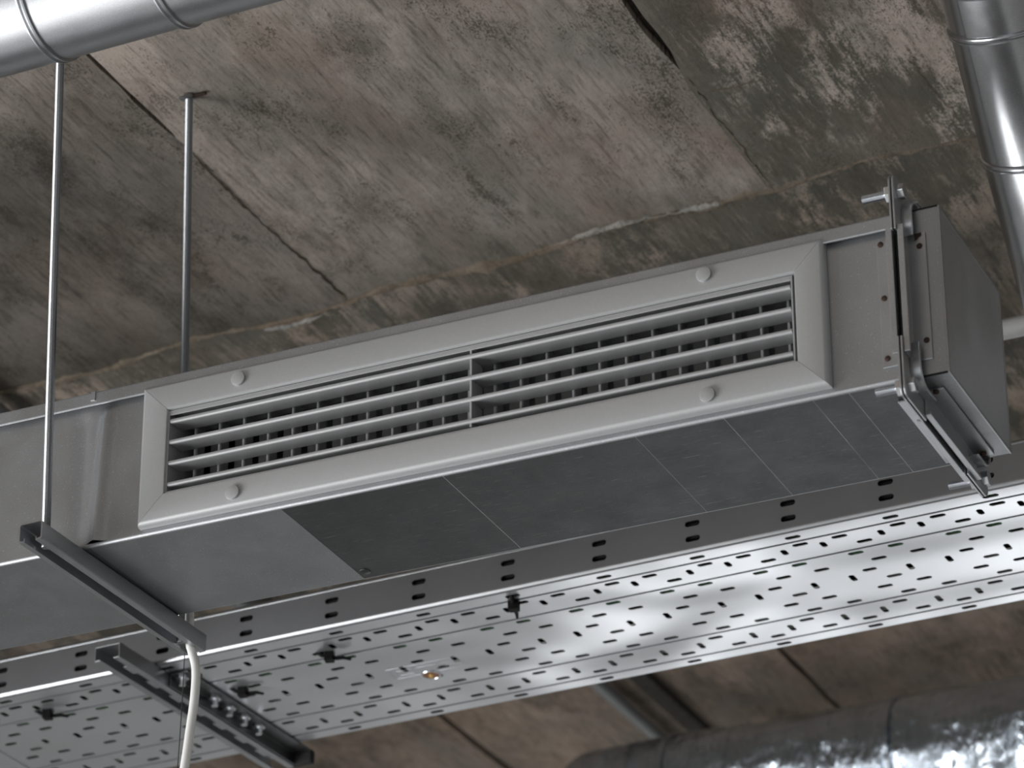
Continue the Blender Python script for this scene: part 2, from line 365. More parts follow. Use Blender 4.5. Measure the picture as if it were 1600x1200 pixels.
# ------------------------------------------------------------------ rectangular duct
Z0, Z1, D = -.004, .1995, .2153
XL, XF = -2.58, .937
FX0, FX1, FZ0, FZ1 = .0005, .8555, .0035, .1850
OX0, OX1, OZ0, OZ1 = .034, .8185, .040, .149
def angle_set(root, xin, s, mat, rivet_x, prefix_rust=False):
    """flange frame of a duct end: s=-1 duct side (legs run to -x), s=+1 end box side. xin: face of the upright plate towards the gap"""
    t = .0018; w = .0305; leg = .0268 if s < 0 else .0227
    xp0, xp1 = sorted((xin, xin+s*t)); xl0, xl1 = sorted((xin+s*t, xin+s*leg)); xh0, xh1 = sorted((xin, xin+s*.0068))
    ins = .030
    def prof(n0):   # outline in (x, outward): upright plate, hem at its outer edge, leg against the skin
        q = [(xin, w), (xin+s*.0068, w), (xin+s*.0068, w-.0035), (xin+s*t, w-.0035), (xin+s*t, t+.001), (xin+s*(leg), t+.001), (xin+s*leg, .0002), (xin, .0002)]
        return q
    P = prof(0)
    FF = MB().prism([(x, -o) for x, o in P], Z0+ins-.012, Z1-ins, 'z').build('front_flange', mat, root, bevel=.0005)
    MB().prism([(x, D+o) for x, o in P], Z0+ins, Z1-ins, 'z').build('back_flange', mat, root, bevel=.0005)
    BF = MB().prism([(x, Z0-o) for x, o in P], ins+(.012 if s < 0 else 0), D-ins+.020, 'y').build('bottom_flange', mat, root, bevel=.0005)
    MB().prism([(x, Z1+o) for x, o in P], ins, D-ins, 'y').build('top_flange', mat, root, bevel=.0005)
    # pressed corner plates
    e = .034; a = .036; th = .0022
    xc = xin-s*.0024; x0, x1 = sorted((xc, xc+s*th))
    for cy, cz, sy, sz in ((0, Z0, -1, -1), (D, Z0, 1, -1), (0, Z1, -1, 1), (D, Z1, 1, 1)):
        r = .010; pl = []
        for k in range(6):
            q = math.pi/2*k/5; pl.append((cy+sy*(e-r+r*math.sin(q)), cz+sz*(e-r+r*math.cos(q))))
        pl = [(cy-sy*a, cz+sz*e)] + pl + [(cy+sy*e, cz-sz*a), (cy+sy*.004, cz-sz*a), (cy+sy*.002, cz-sz*.006), (cy-sy*.002, cz-sz*.002)[:2] and (cy+sy*.002, cz+sz*.002), (cy-sy*.006, cz+sz*.002), (cy-sy*a, cz+sz*.004)]
        b = MB().prism(pl, x0, x1, 'x').build('corner_plate', mat, root, bevel=.0004)
        # leg of the corner piece, bent round the duct corner
        path = [(-.012, .036), (-.012, .010)]+[(-.012+.022*(1-math.cos(math.pi/2*k/6)), .010-.022*math.sin(math.pi/2*k/6)) for k in range(1, 7)]+[(.036, -.012)]
        if s > 0:
            vs = []; fs = []
            for (py, pz) in path:
                for dx in (th*.5, .006, .0125, .0145): vs.append((xc+s*dx, cy-sy*py, cz-sz*pz))
            for k in range(len(path)-1):
                for j in range(3): i = k*4+j; fs.append((i, i+1, i+5, i+4))
            ww = MB().add(vs, fs).build('corner_leg', mat, b, smooth=60)
            so = ww.modifiers.new('thick', 'SOLIDIFY'); so.thickness = .0016; so.offset = 0
    for (rx, ry, rz) in rivet_x:
        b = MB()
        if ry is None: b.tube([(rx, -.0005, rz), (rx, -.0036, rz), (rx, -.0046, rz)], [.0036, .0034, .0015], 12)
        else: b.tube([(rx, ry, rz+.0005), (rx, ry, rz-.0026), (rx, ry, rz-.0038)], [.0036, .0034, .0015], 12)
        b.build('rivet', M['rust'], FF if ry is None else BF, smooth=True)

ZT = .1962
def duct():
    root = thing('ventilation_duct', 'long rectangular galvanised sheet duct carrying the louvred grille', 'duct', (0.3, D/2, Z0))
    R = .0040
    # front sheet with the cut-out for the grille; a soft vertical crease left of it
    b = MB()
    def yb(x, z):
        k = max(0, min(1, (Z1-.02-z)/.02))
        return -.0075*math.exp(-((x+.060-.010*(z/.2))/.0085)**2)*k + .0026*math.exp(-((x+.086)/.010)**2)*k
    def sheet(xa, xb, za, zb, nx, nz):
        k = len(b.v)
        for i in range(nx+1):
            for j in range(nz+1):
                x = xa+(xb-xa)*i/nx; z = za+(zb-za)*j/nz; b.v.append((x, yb(x, z), z))
        for i in range(nx):
            for j in range(nz):
                a = k+i*(nz+1)+j; b.f.append((a, a+nz+1, a+nz+2, a+1))
    zt = ZT
    sheet(XL, -.2, Z0+R, zt, 12, 12); sheet(-.2, .02, Z0+R, zt, 110, 24); sheet(.02, OX0, Z0+R, zt, 2, 24)
    sheet(OX0, OX1, Z0+R, OZ0-.002, 8, 1); sheet(OX0, OX1, OZ1+.002, zt, 8, 1); sheet(OX1, XF, Z0+R, zt, 8, 12)
    bmf = b.build('front_panel', M['duct'], root, smooth=60)
    # rounded lower bend
    b = MB(); n = 8; bend = [(R-R*math.cos(math.pi/2*k/n), Z0+R-R*math.sin(math.pi/2*k/n)) for k in range(n+1)]
    pl = bend + [(y+.0008*(1 if i else 1), z+.0008) for i, (y, z) in reversed(list(enumerate(bend)))]
    b.prism(pl, XL, XF, 'x'); b.build('bottom_bend', M['duct'], root, smooth=35)
    # underside sheets, each its own length
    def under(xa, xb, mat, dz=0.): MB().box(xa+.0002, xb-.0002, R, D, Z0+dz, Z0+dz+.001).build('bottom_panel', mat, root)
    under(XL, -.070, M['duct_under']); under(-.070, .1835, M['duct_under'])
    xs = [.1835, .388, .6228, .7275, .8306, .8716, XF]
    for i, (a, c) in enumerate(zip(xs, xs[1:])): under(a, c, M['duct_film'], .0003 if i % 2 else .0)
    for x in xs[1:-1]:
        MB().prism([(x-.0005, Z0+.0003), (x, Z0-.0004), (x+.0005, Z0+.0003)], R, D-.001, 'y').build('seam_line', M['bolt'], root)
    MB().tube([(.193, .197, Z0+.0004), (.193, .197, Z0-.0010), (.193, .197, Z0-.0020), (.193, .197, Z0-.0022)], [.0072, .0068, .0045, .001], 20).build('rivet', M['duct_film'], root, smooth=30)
    # back and top sheets, standing lip of the top sheet
    MB().box(XL, XF, D, D+.001, Z0, ZT).build('back_panel', M['duct'], root)
    MB().box(XL, XF, 0, D, ZT-.001, ZT).build('top_panel', M['duct'], root)
    MB().prism([(-.0005, ZT), (-.0082, ZT-.0005), (-.0088, ZT-.002), (-.0088, .1800), (-.0084, .1788), (-.0072, .1784), (-.0072, ZT-.003), (-.0005, ZT-.003)], XL, XF-.004, 'x').build('seam_lip', M['duct'], root)
    MB().box(XL, XF-.004, -.0070, -.0004, .1825, .1855).build('seam_sealant', M['rubber'], root)  # black strip painting in the shadow under the lip
    MB().box(-.072, -.066, -.0105, -.0086, .184, ZT).build('lip_clip', M['flange'], root, bevel=.0005)
    angle_set(root, .9405, -1, M['flange'], [(.9185, None, .1650), (.9195, None, .098), (.9195, None, .0245)])
    return root
duct()

def end_box():
    x0, x1 = .9475, .9856
    root = thing('duct_end_box', 'short galvanised end section bolted to the right end of the duct', 'duct end', ((x0+x1)/2, D/2, Z0))
    z1 = Z1
    MB().box(x0, x1, 0, .001, Z0, z1).build('front_panel', M['duct'], root)
    MB().box(x0, x1, .001, D-.001, Z0, Z0+.001).build('bottom_panel', M['duct_under'], root)
    MB().box(x0, x1, D-.001, D, Z0, z1).build('back_panel', M['duct'], root)
    MB().box(x0, x1, .001, D-.001, z1-.001, z1).build('top_panel', M['duct'], root)
    b = MB(); n = 14; vs = []; fs = []      # end sheet, softly oil-canned
    for i in range(n+1):
        for j in range(n+1):
            y = D*i/n; z = Z0+(z1-Z0)*j/n; e = math.sin(math.pi*i/n)*math.sin(math.pi*j/n)
            vs.append((x1+.0005+.0025*e*math.sin(5.5*i/n+.6), y, z))
    for i in range(n):
        for j in range(n): a = i*(n+1)+j; fs.append((a, a+n+1, a+n+2, a+1))
    b.add(vs, fs).build('end_panel', M['end'], root, smooth=60)
    # folded rims round the end sheet
    for ya, yb_, za, zb in ((-.0008, .0030, Z0, z1), (D-.003, D+.0008, Z0, z1)):
        MB().box(x1-.0012, x1+.0012, ya, yb_, za-.0008, zb+.0008).build('rim', M['flange'], root, bevel=.0006)
    for za, zb in ((Z0-.0008, Z0+.003), (z1-.003, z1+.0008)):
        MB().box(x1-.0012, x1+.0012, .003, D-.003, za, zb).build('rim', M['flange'], root, bevel=.0006)
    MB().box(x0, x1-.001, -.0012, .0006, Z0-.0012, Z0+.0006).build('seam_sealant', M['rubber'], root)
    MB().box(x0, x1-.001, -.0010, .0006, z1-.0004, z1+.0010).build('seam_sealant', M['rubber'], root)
    angle_set(root, .9470, 1, M['flange'], [(.9625, None, .1530), (.9640, None, .0370), (.960, .032, Z0-.0028), (.960, .196, Z0-.0028)])
    MB().add([(.9575, -.0032, Z1-.0305), (.9655, -.0032, Z1-.0302), (.9655, -.0032, Z1-.0345), (.9625, -.0032, Z1-.036), (.9600, -.0032, Z1-.0385), (.9575, -.0032, Z1-.0395)], [(0, 1, 2, 3, 4, 5)]).build('rust_patch', M['rust'], root)
    # black gasket squeezed between the two flanges
    g = .9438
    for ya, yb_, za, zb in ((-.024, -.004, Z0+.030, Z1-.030), (D+.004, D+.024, Z0+.030, Z1-.030), (.030, D-.030, Z0-.024, Z0-.004), (.030, D-.030, Z1+.004, Z1+.024)):
        MB().box(g-.0008, g+.0008, ya, yb_, za, zb).build('gasket', M['rubber'], root)
    return root
end_box()

def bolt(loc, label, tip=.034):
    x, y, z = loc
    root = thing('flange_bolt', label, 'bolt', loc, 'bolts clamping the duct flanges')
    hexa = lambda r, a0=.2: [(y+r*math.cos(a0+math.pi/3*k), z+r*math.sin(a0+math.pi/3*k)) for k in range(6)]
    MB().prism(hexa(.0090), .9470, .9545, 'x').build('head', M['bolt'], root, bevel=.0006)
    MB().prism(hexa(.0100, .45), .9330, .9405, 'x').build('nut', M['bolt'], root, bevel=.0006)
    pts = []; rr = []; px = .9500; n = int((px-(.9385-tip))/.0018)
    for k in range(n):
        xx = px-k*.0018; pts += [(xx, y, z), (xx-.0009, y, z)]; rr += [.0040, .0052]
    pts.append((px-n*.0018, y, z)); rr.append(.0036)
    MB().tube(pts, rr, 12).build('threaded_shank', M['bolt'], root, smooth=20)
bolt((.944, -.017, Z1+.017), 'zinc bolt through the top corner of the duct flange')
bolt((.944, -.017, Z0-.017), 'bright zinc bolt through the lower front corner of the duct flange', .031)
bolt((.944, D+.017, Z0-.017), 'zinc bolt through the lower rear corner of the duct flange, lowest bolt', .033)

# ------------------------------------------------------------------ grille
def grille():
    root = thing('louvred_grille', 'satin grey double-deflection air grille with horizontal louvres on the duct side', 'grille', (FX0+.4275, 0, 0))
    a = M['alu']; yb = -.0005
    prof = [(.0, 0), (.0, .0050), (.0006, .0080), (.0020, .0106), (.0036, .0117), (.0055, .0122), (.0325, .0122), (.0345, .0116), (.0352, .0100), (.0352, -.012), (.0340, -.012), (.0340, 0)]
    cs = [Vector((FX0, 0, FZ0)), Vector((FX1, 0, FZ0)), Vector((FX1, 0, FZ1)), Vector((FX0, 0, FZ1))]
    for i, nm in enumerate(('frame_bar',)*4):
        p, q = cs[i], cs[(i+1) % 4]; d = (q-p).normalized(); n = (cs[(i+2) % 4]-q).normalized()
        wz = (OZ0-FZ0)/.0352 if i in (0,) else (FZ1-OZ1)/.0352 if i == 2 else 1.0
        kw = lambda u: u if u < .009 else .009+(u-.009)*((.0352*wz-.009)/(.0352-.009))
        A = []; B = []
        for u, h in prof:
            k = u if i in (1, 3) else kw(u)
            # the mitre follows the diagonal between outer and inner corner
            other = u/.0352*.0352
            A.append(p+n*k+d*(u+.0002)+Vector((0, yb-h, 0))); B.append(q+n*k-d*(u+.0002)+Vector((0, yb-h, 0)))
            if i in (1, 3):
                lo = (OZ0-FZ0)/.0352; hi = (FZ1-OZ1)/.0352
                s_, e_ = (lo, hi) if i == 1 else (hi, lo)
                ks = u if u < .009 else .009+(u-.009)*((.0352*s_-.009)/(.0352-.009)); ke = u if u < .009 else .009+(u-.009)*((.0352*e_-.009)/(.0352-.009))
                A[-1] = p+n*k+d*(ks+.0002)+Vector((0, yb-h, 0)); B[-1] = q+n*k-d*(ke+.0002)+Vector((0, yb-h, 0))
        m = len(A)
        MB().add(A+B, [(k, (k+1) % m, m+(k+1) % m, m+k) for k in range(m)]+[tuple(range(m))[::-1], tuple(range(m, 2*m))]).build(nm, a, root, smooth=30)
    # inner core frame that carries the louvres
    t = .0016; y0, y1 = -.0085, .052; x0, x1, z0, z1 = OX0+.0016, OX1-.0016, OZ0+.0012, OZ1-.0012
    MB().box(x0, x1, y0, y1, z1-t, z1).build('core_rail', a, root); MB().box(x0, x1, y0, y1, z0, z0+t).build('core_rail', a, root)
    MB().box(x0, x0+t, y0, y1, z0+t, z1-t).build('core_rail', a, root); MB().box(x1-t, x1, y0, y1, z0+t, z1-t).build('core_rail', a, root)
    MB().box(x0+t, x1-t, y0, y0+.002, z1-t-.0042, z1-t).build('core_lip', a, root, bevel=.0005)
    # horizontal louvres: bulbed nose and a thin blade
    zs = [.1345, .1072, .0798, .0522]
    nose = []
    for k in range(9):
        q = math.pi*.5+math.pi*k/8; nose.append((-.0068+.0024*math.cos(q), .0030*math.sin(q)))
    pr = nose+[(-.0058, -.0030), (-.0054, -.0014), (-.0048, -.0022), (.004, -.0012), (.0195, -.0004), (.0200, 0), (.0195, .0004), (.004, .0010), (-.0052, .0015)]
    xa, xb = x0+t+.0008, x1-t-.0008
    first = None
    for z in zs:
        if first is None: first = MB().prism([(y, z+h) for y, h in pr], xa, xb, 'x').build('louvre', a, root, smooth=35); zf = z
        else: copy_part(first, 0, 0, z-zf, root)
    for z in zs:
        for x in (x0+t, x1-t):   # short pivot stubs at both ends
            MB().tube([(x-.0008, .002, z), (x+.0008, .002, z)], .0016, 8).build('pivot', M['alu_dark'], root)
    # mullion, notched round the louvres: one piece between each pair
    xm = .4275; zz = [z1-t]+zs+[z0+t]
    for p, q in zip(zz, zz[1:]):
        MB().prism([(-.0072, p-.0016), (-.0072, q+.0023), (.018, q+.0008), (.022, q+.0008), (.022, p-.0008), (.018, p-.0008)], xm-.0013, xm+.0013, 'x').build('mullion', a, root, bevel=.0004)
    # rear vertical vanes
    n = 24; pitch = (x1-x0-2*t)/n; first = None
    for k in range(n):
        x = x0+t+pitch*(k+.5)
        if first is None:
            q = .0020
            first = MB().prism([(x-q, .0265), (x-q*.6, .0250), (x+q*.6, .0250), (x+q, .0265), (x+q, .029), (x+.0006, .031), (x+.0006, .0475), (x-.0006, .0475), (x-.0006, .031), (x-q, .029)], z0+t, z1-t, 'z').build('vane', a, root, smooth=35); xf = x
        else: copy_part(first, x-xf, 0, 0, root)
    # opposed blade damper behind the vanes
    first = None
    for k in range(n):
        x = x0+t+pitch*(k+.5)
        if first is None: first = MB().prism([(x+.004, .056), (x+.022, .060), (x+.0222, .061), (x+.0042, .057)], z0+.003, z1-.003, 'z').build('damper_blade', M['alu_dark'], root); xf = x
        else: copy_part(first, x-xf, 0, 0, root)
    first = None
    for x, z in ((.1305, .1675), (.7160, .1695), (.7160, .0195), (.1285, .0205)):
        b = MB().tube([(x, -.0122, z), (x, -.0148, z), (x, -.0164, z), (x, -.0171, z), (x, -.0173, z)], [.0080, .0090, .0087, .0064, .001], 28)
        b.build('screw_cap', a, root, smooth=50)
grille()

# ------------------------------------------------------------------ threaded rods, strut under the duct
def threaded(b, p, q, r=.0054, pitch=.0016, n=10):
    p, q = Vector(p), Vector(q); L = (q-p).length; m = int(L/pitch); pts = []; rr = []
    for k in range(m):
        pts += [p+(q-p)*(k/m), p+(q-p)*((k+.5)/m)]; rr += [r*.86, r]
    pts.append(q); rr.append(r*.86); return b.tube(pts, rr, n)
def rod(name, p, q, label, group, plate=True, nut_z=None):
    root = thing(name, label, 'rod', tuple(p), group)
    threaded(MB(), p, q).build('threaded_bar', M['rod'], root, smooth=25)
    if plate:
        x, y, z = q
        MB().tube([(x, y, z-.0005), (x, y, z-.006), (x, y, z-.0065)], [.008, .0075, .005], 12).build('anchor_sleeve', M['rod'], root, smooth=30)
        MB().box(x-.014, x-.004, y-.004, y+.004, z-.003, z-.0005).build('anchor_tab', M['rod'], root, bevel=.0008)
        MB().box(x+.005, x+.026, y-.003, y+.002, z-.004, z-.0005).build('anchor_spall', M['rust'], root, bevel=.001)
    if nut_z is not None:
        for nz in nut_z:
            f = (nz-p[2])/(q[2]-p[2]); x = p[0]+(q[0]-p[0])*f; y = p[1]+(q[1]-p[1])*f
            MB().prism([(x+.0085*math.cos(math.pi/3*k), y+.0085*math.sin(math.pi/3*k)) for k in range(6)], nz, nz+.006, 'z').build('nut', M['bolt'], root, bevel=.0006)
SZ1 = Z0-.0006; SZ0 = SZ1-.0245; SX0, SX1, SY0, SY1 = -.0160, .0160, -.089, .279
SM = Matrix.Translation((-.0905, 0, 0)) @ Matrix.Rotation(-.0313, 4, 'Z')      # the strut lies slightly askew under the duct
R1 = SM @ Vector((.001, -.058, 0)); R2 = SM @ Vector((-.003, .2500, 0))
rod('threaded_rod', (R1.x, R1.y, SZ0+.004), (R1.x-.028, R1.y, ZC-.001), 'thin threaded steel rod in front of the duct, holding the near strut end', 'rods hanging the duct strut', nut_z=None)
rod('threaded_rod', (R2.x, R2.y, SZ0+.004), (-.1090, R2.y, ZC-.001), 'thin threaded steel rod rising behind the duct to the concrete ceiling', 'rods hanging the duct strut', nut_z=None)
def strut():
    root = thing('strut_channel', 'galvanised C-profile strut channel supporting the duct at its left part', 'strut', tuple(SM @ Vector((0, SY0, SZ0))))
    t = .0018; l = .0085; r = .003
    o = [(SX0+l, SZ0), (SX0+r*.4, SZ0+.0004), (SX0, SZ0+r), (SX0, SZ1-r), (SX0+r, SZ1), (SX1-r, SZ1), (SX1, SZ1-r), (SX1, SZ0+r), (SX1-r*.4, SZ0+.0004), (SX1-l, SZ0)]
    i = [(SX1-l, SZ0+.005), (SX1-l+t*.6, SZ0+.005), (SX1-l+t*.6, SZ0+t), (SX1-t, SZ0+t+.001), (SX1-t, SZ1-t-.001), (SX1-t-.001, SZ1-t), (SX0+t+.001, SZ1-t), (SX0+t, SZ1-t-.001), (SX0+t, SZ0+t+.001), (SX0+l-t*.6, SZ0+t), (SX0+l-t*.6, SZ0+.005), (SX0+l, SZ0+.005)]
    MB(SM).prism(o+i, SY0, SY1, 'y').build('channel', M['strut'], root, smooth=35)
    for p in (R1, R2):
        MB().prism([(p.x+.0085*math.cos(math.pi/3*k+.3), p.y+.0085*math.sin(math.pi/3*k+.3)) for k in range(6)], SZ1-.011, SZ1-t-.0002, 'z').build('nut', M['bolt'], root, bevel=.0006)
strut()

def bez(pts, n=12):
    out = []; P = [Vector(p) for p in pts]; P = [2*P[0]-P[1]]+P+[2*P[-1]-P[-2]]
    for i in range(1, len(P)-2):
        for k in range(n):
            t = k/n; a, b, c, d = P[i-1:i+3]
            out.append(.5*((2*b)+(c-a)*t+(2*a-5*b+4*c-d)*t*t+(3*b-a-3*c+d)*t**3))
    out.append(P[-2]); return out
# white cable dropping through the rear end of the strut
CABLE = [(-.0835, .262, .12), (-.0830, .262, .06), (-.0813, .262, .004), (-.0792, .262, -.022), (-.0765, .262, -.032), (-.0696, .262, -.0574), (-.0697, .262, -.0953), (-.0741, .262, -.1364), (-.0792, .262, -.181), (-.094, .262, -.29), (-.13, .28, -.6)]
cb = MB().tube(bez(CABLE), .0056, 14).build('white_cable', M['white'], smooth=True)
tag(cb, 'white cable hanging down from the rear end of the duct strut', 'cable')
tw = MB().tube(bez([(-.092, .272, -.02), (-.094, .274, -.10), (-.098, .276, -.20)]), .0006, 6).build('thin_wire', M['steel_wire'], smooth=True)
tag(tw, 'hair-thin dark wire dangling beside the white cable', 'wire')

# ------------------------------------------------------------------ perforated cable tray
TH = math.atan(.040)
TX = Matrix.Translation((0, .697, .180)) @ Matrix.Rotation(-TH, 4, 'Z')
TW = .347; PER = .1345
ROWS = [  # v, half height, half length (x), phases (x at that row)
    (.0196, .0044, .0108, (.286,)), (.0440, .0044, .0108, (.207, .287)), (.0576, .0084, .0042, (.180, .260)), (.0712, .0044, .0108, (.232,)),
    (.1010, .0044, .0108, (.209, .264)), (.1295, .0044, .0108, (.231, .285)), (.1570, .0044, .0100, (.208,)), (.1728, .0100, .0042, (.125, .179)),
    (.1895, .0044, .0108, (.097,)), (.2157, .0044, .0108, (.209, .264)), (.2436, .0044, .0108, (.098, .155)), (.2700, .0044, .0108, (.076,)),
    (.2865, .0105, .0042, (.048, .126)), (.3030, .0044, .0108, (.098, .156)), (.3310, .0044, .0108, (.154,))]
GROOVES = [.0330, .0900, .2560, .3180]
def slotted_band(b, u_a, u_b, v0, v1, slots, T, put):
    """band between v0 and v1 with stadium slots (u centre, half length, v centre, half height); put(u, v, depth)->xyz, T thickness"""
    def quad(pts):
        for dpt in (0, T):
            k = len(b.v); b.v += [put(u, v, dpt) for u, v in pts]; b.f.append(tuple(range(k, k+len(pts))))
    cur = u_a
    for uc, hl, vc, hh in sorted(slots):
        m = .002; a, c = uc-hl-m, uc+hl+m
        if a <= cur or c >= u_b: continue
        quad([(cur, v0), (a, v0), (a, v1), (cur, v1)])
        r = min(hl, hh); top = []; n = 6
        if hl >= hh:
            top = [(uc+hl-r+r*math.cos(math.pi/2*k/n), vc+r*math.sin(math.pi/2*k/n)) for k in range(n+1)]+[(uc-hl+r-r*math.sin(math.pi/2*k/n), vc+r*math.cos(math.pi/2*k/n)) for k in range(n+1)]
        else:
            top = [(uc+r*math.cos(math.pi*k/(2*n)), vc+hh-r+r*math.sin(math.pi*k/(2*n))) for k in range(2*n+1)]
            top = [(uc+r, vc)]+top+[(uc-r, vc)]
        bot = [(u, 2*vc-v) for u, v in reversed(top)]
        quad([(a, vc), (a, v1), (c, v1), (c, vc)]+top)
        quad([(c, vc), (c, v0), (a, v0), (a, vc)]+bot)
        loop = top[:-1]+bot[:-1]; k = len(b.v); q = len(loop)
        b.v += [put(u, v, 0) for u, v in loop]+[put(u, v, T) for u, v in loop]
        b.f += [(k+i, k+(i+1) % q, k+q+(i+1) % q, k+q+i) for i in range(q)]
        cur = c
    quad([(cur, v0), (u_b, v0), (u_b, v1), (cur, v1)])
def tray(u_a, u_b, label):
    root = thing('cable_tray', label, 'cable tray', tuple(TX @ Vector(((u_a+u_b)/2, TW/2, 0))), 'lengths of perforated cable tray')
    T = .0012; b = MB(TX); put = lambda u, v, d: (u, v, d)
    bands = []; cur = .006
    items = sorted([('r', r[0], r) for r in ROWS]+[('g', g, None) for g in GROOVES], key=lambda q: q[1])
    for kind, v, r in items:
        if kind == 'g':
            slotted_band(b, u_a, u_b, cur, v-.0028, [], T, put)
            for va, za, vb_, zb in ((v-.0028, 0, v-.0024, 0), (v-.0024, 0, v-.0024, .0045), (v-.0024, .0045, v+.0024, .0045), (v+.0024, .0045, v+.0024, 0), (v+.0024, 0, v+.0028, 0)):
                k = len(b.v); b.v += [(u_a, va, za), (u_b, va, za), (u_b, vb_, zb), (u_a, vb_, zb)]; b.f.append((k, k+1, k+2, k+3))
                k = len(b.v); b.v += [(u_a, va, za+T), (u_b, va, za+T), (u_b, vb_, zb+T), (u_a, vb_, zb+T)]; b.f.append((k, k+1, k+2, k+3))
            cur = v+.0028
        else:
            hh = r[1]; a, c = v-hh-.0006, v+hh+.0006
            if a > cur: slotted_band(b, u_a, u_b, cur, a, [], T, put)
            else: a = cur
            sl = []
            for ph in r[3]:
                p0 = ph-.040*v; k0 = math.ceil((u_a-p0)/PER); p = p0+k0*PER
                while p < u_b: sl.append((p, r[2], v, hh)); p += PER
            slotted_band(b, u_a, u_b, a, c, sl, T, put); cur = c
    slotted_band(b, u_a, u_b, cur, TW-.006, [], T, put)
    b.build('pan', M['tray'], root)
    # side walls with bend, paired slots and a rolled rim
    H = .060
    for side in (0, 1):
        b = MB(TX); sg = -1 if side == 0 else 1; base = 0 if side == 0 else TW
        putw = lambda u, w, d: (u, base-sg*d, w)
        n = 5; rr = .006
        for k in range(n):
            q0, q1 = math.pi/2*k/n, math.pi/2*(k+1)/n
            f = lambda q: (base-sg*(rr-rr*math.sin(q)), rr-rr*math.cos(q))
            (va, za), (vb_, zb) = f(q0), f(q1); i = len(b.v)
            b.v += [(u_a, va, za), (u_b, va, za), (u_b, vb_, zb), (u_a, vb_, zb)]; b.f.append((i, i+1, i+2, i+3))
        slotted_band(b, u_a, u_b, rr, .0138, [], T, putw)
        sl1, sl2 = [], []; p0 = -.250; k0 = math.ceil((u_a-p0)/PER); p = p0+k0*PER
        while p < u_b: sl1.append((p, .0105, .0185, .0040)); sl2.append((p, .0105, .0400, .0040)); p += PER
        slotted_band(b, u_a, u_b, .0138, .0230, sl1, T, putw); slotted_band(b, u_a, u_b, .0230, .0355, [], T, putw)
        slotted_band(b, u_a, u_b, .0355, .0445, sl2, T, putw); slotted_band(b, u_a, u_b, .0445, H-.004, [], T, putw)
        b.build('side_wall', M['tray_wall'], root, smooth=40)
        b = MB(TX); b.tube([(u_a, base-sg*.0035, H-.0035), (u_b, base-sg*.0035, H-.0035)], .0042, 14); b.build('rolled_rim', M['tray_wall'], root, smooth=True)
    return root
UJ = -.775
tr = tray(UJ+.0003, 2.0, 'perforated galvanised cable tray running behind and below the duct')
tray(-2.2, UJ-.0003, 'next length of perforated cable tray joined on at the lower left corner')
# joint plate under the tray, washer and screw in the pan
def tl(u, v, w=0): return TX @ Vector((u, v, w))
def disc(r0, r1, w0, w1, u, v, mat, name, parent, n=24):
    MB(TX).tube([(u, v, w0), (u, v, w1)], [r0, r1], n).build(name, mat, parent, smooth=30)
disc(.0128, .0128, .0004, -.0008, -.072, .207, M['copper'], 'washer', tr)
disc(.0035, .0025, -.0008, -.0040, -.072, .207, M['brass'], 'screw', tr, 10)
b = MB(TX); n = 32                                                   # bright rim round the screw hole
b.tube([(-.072+.0132*math.cos(2*math.pi*k/n), .207+.0132*math.sin(2*math.pi*k/n), -.0006) for k in range(n+1)], .0011, 6); b.build('hole_rim', M['bolt'], tr, smooth=True)
MB(TX).box(UJ-.004, UJ+.006, .008, TW-.008, -.0016, -.0002).build('joint_strip', M['tray'], tr, bevel=.0005)
b = MB(TX)                                                           # faint pressed mark beside the screw
for (ua, ub, va, vb) in ((-.122, -.012, .1655, .1665), (-.122, -.012, .1995, .2005), (-.1225, -.1215, .1655, .2005), (-.0125, -.0115, .1655, .2005), (-.112, -.090, .176, .177), (-.112, -.090, .190, .191), (-.112, -.111, .176, .191), (-.080, -.050, .176, .190), (-.040, -.022, .178, .1795), (-.040, -.022, .186, .1875)):
    b.box(ua, ub, va, vb, -.00018, .0002)
b.build('embossed_mark', M['tray'], tr)
# cables lying in the tray
def tray_cable(v, r, mat, name, label, group, wob, seed, u_a=-2.1, u_b=1.9):
    r_ = r; pts = [TX @ Vector((u, v+wob*noise.noise(Vector((u*2.3, seed, 0))), .0062+r)) for u in [u_a+(u_b-u_a)*i/80 for i in range(81)]]
    o = MB().tube(pts, r, 8).build(name, mat, smooth=True); tag(o, label, 'cable', group)
for v, r, w, lab in ((.0425, .0060, .002, 'closest to the slotted side wall'), (.101, .006, .004, 'second from the slotted side wall'), (.118, .006, .004, 'third from the slotted side wall'), (.135, .0055, .004, 'farthest from the slotted side wall')):
    tray_cable(v, r, M['green'], 'green_cable', 'green cable seen through the tray slots, '+lab, 'green cables in the tray', w, 3.1)
for v, r, w, lab in ((.2055, .0055, .003, 'along the middle of the tray'), (.2655, .0055, .004, 'in the far third of the tray'), (.3005, .006, .003, 'close to the far edge of the tray')):
    tray_cable(v, r, M['grey_cable'], 'pale_cable', 'pale cable glinting through the slots '+lab, 'pale cables in the tray', w, 20.3)
for k, v in enumerate((.016, .0285, .0565, .0700, .0835, .150, .163, .176, .189, .222, .235, .248, .284, .317, .330)):  # unseen black fillers, added to make the pan slots dark
    tray_cable(v, .0060 if k not in (2, 3, 4, 5, 6, 7, 8, 9, 10, 11) else .0064, M['black'], 'black_cable', 'black cable bedded in the perforated tray, showing only as darkness in the slots', 'black cables in the tray', 0.0, 40.7)
for k, w_ in enumerate((.0215, .0365)):  # two more fillers, added to darken the wall slots
    pts = [TX @ Vector((u, .0105, w_+.0045)) for u in [-2.1+4.0*i/40 for i in range(41)]]
    o = MB().tube(pts, .0072, 8).build('black_cable', M['black'], smooth=True)
    tag(o, 'black cable stacked against the slotted side wall of the tray, %s one' % ('lower', 'upper')[k], 'cable', 'black cables in the tray')
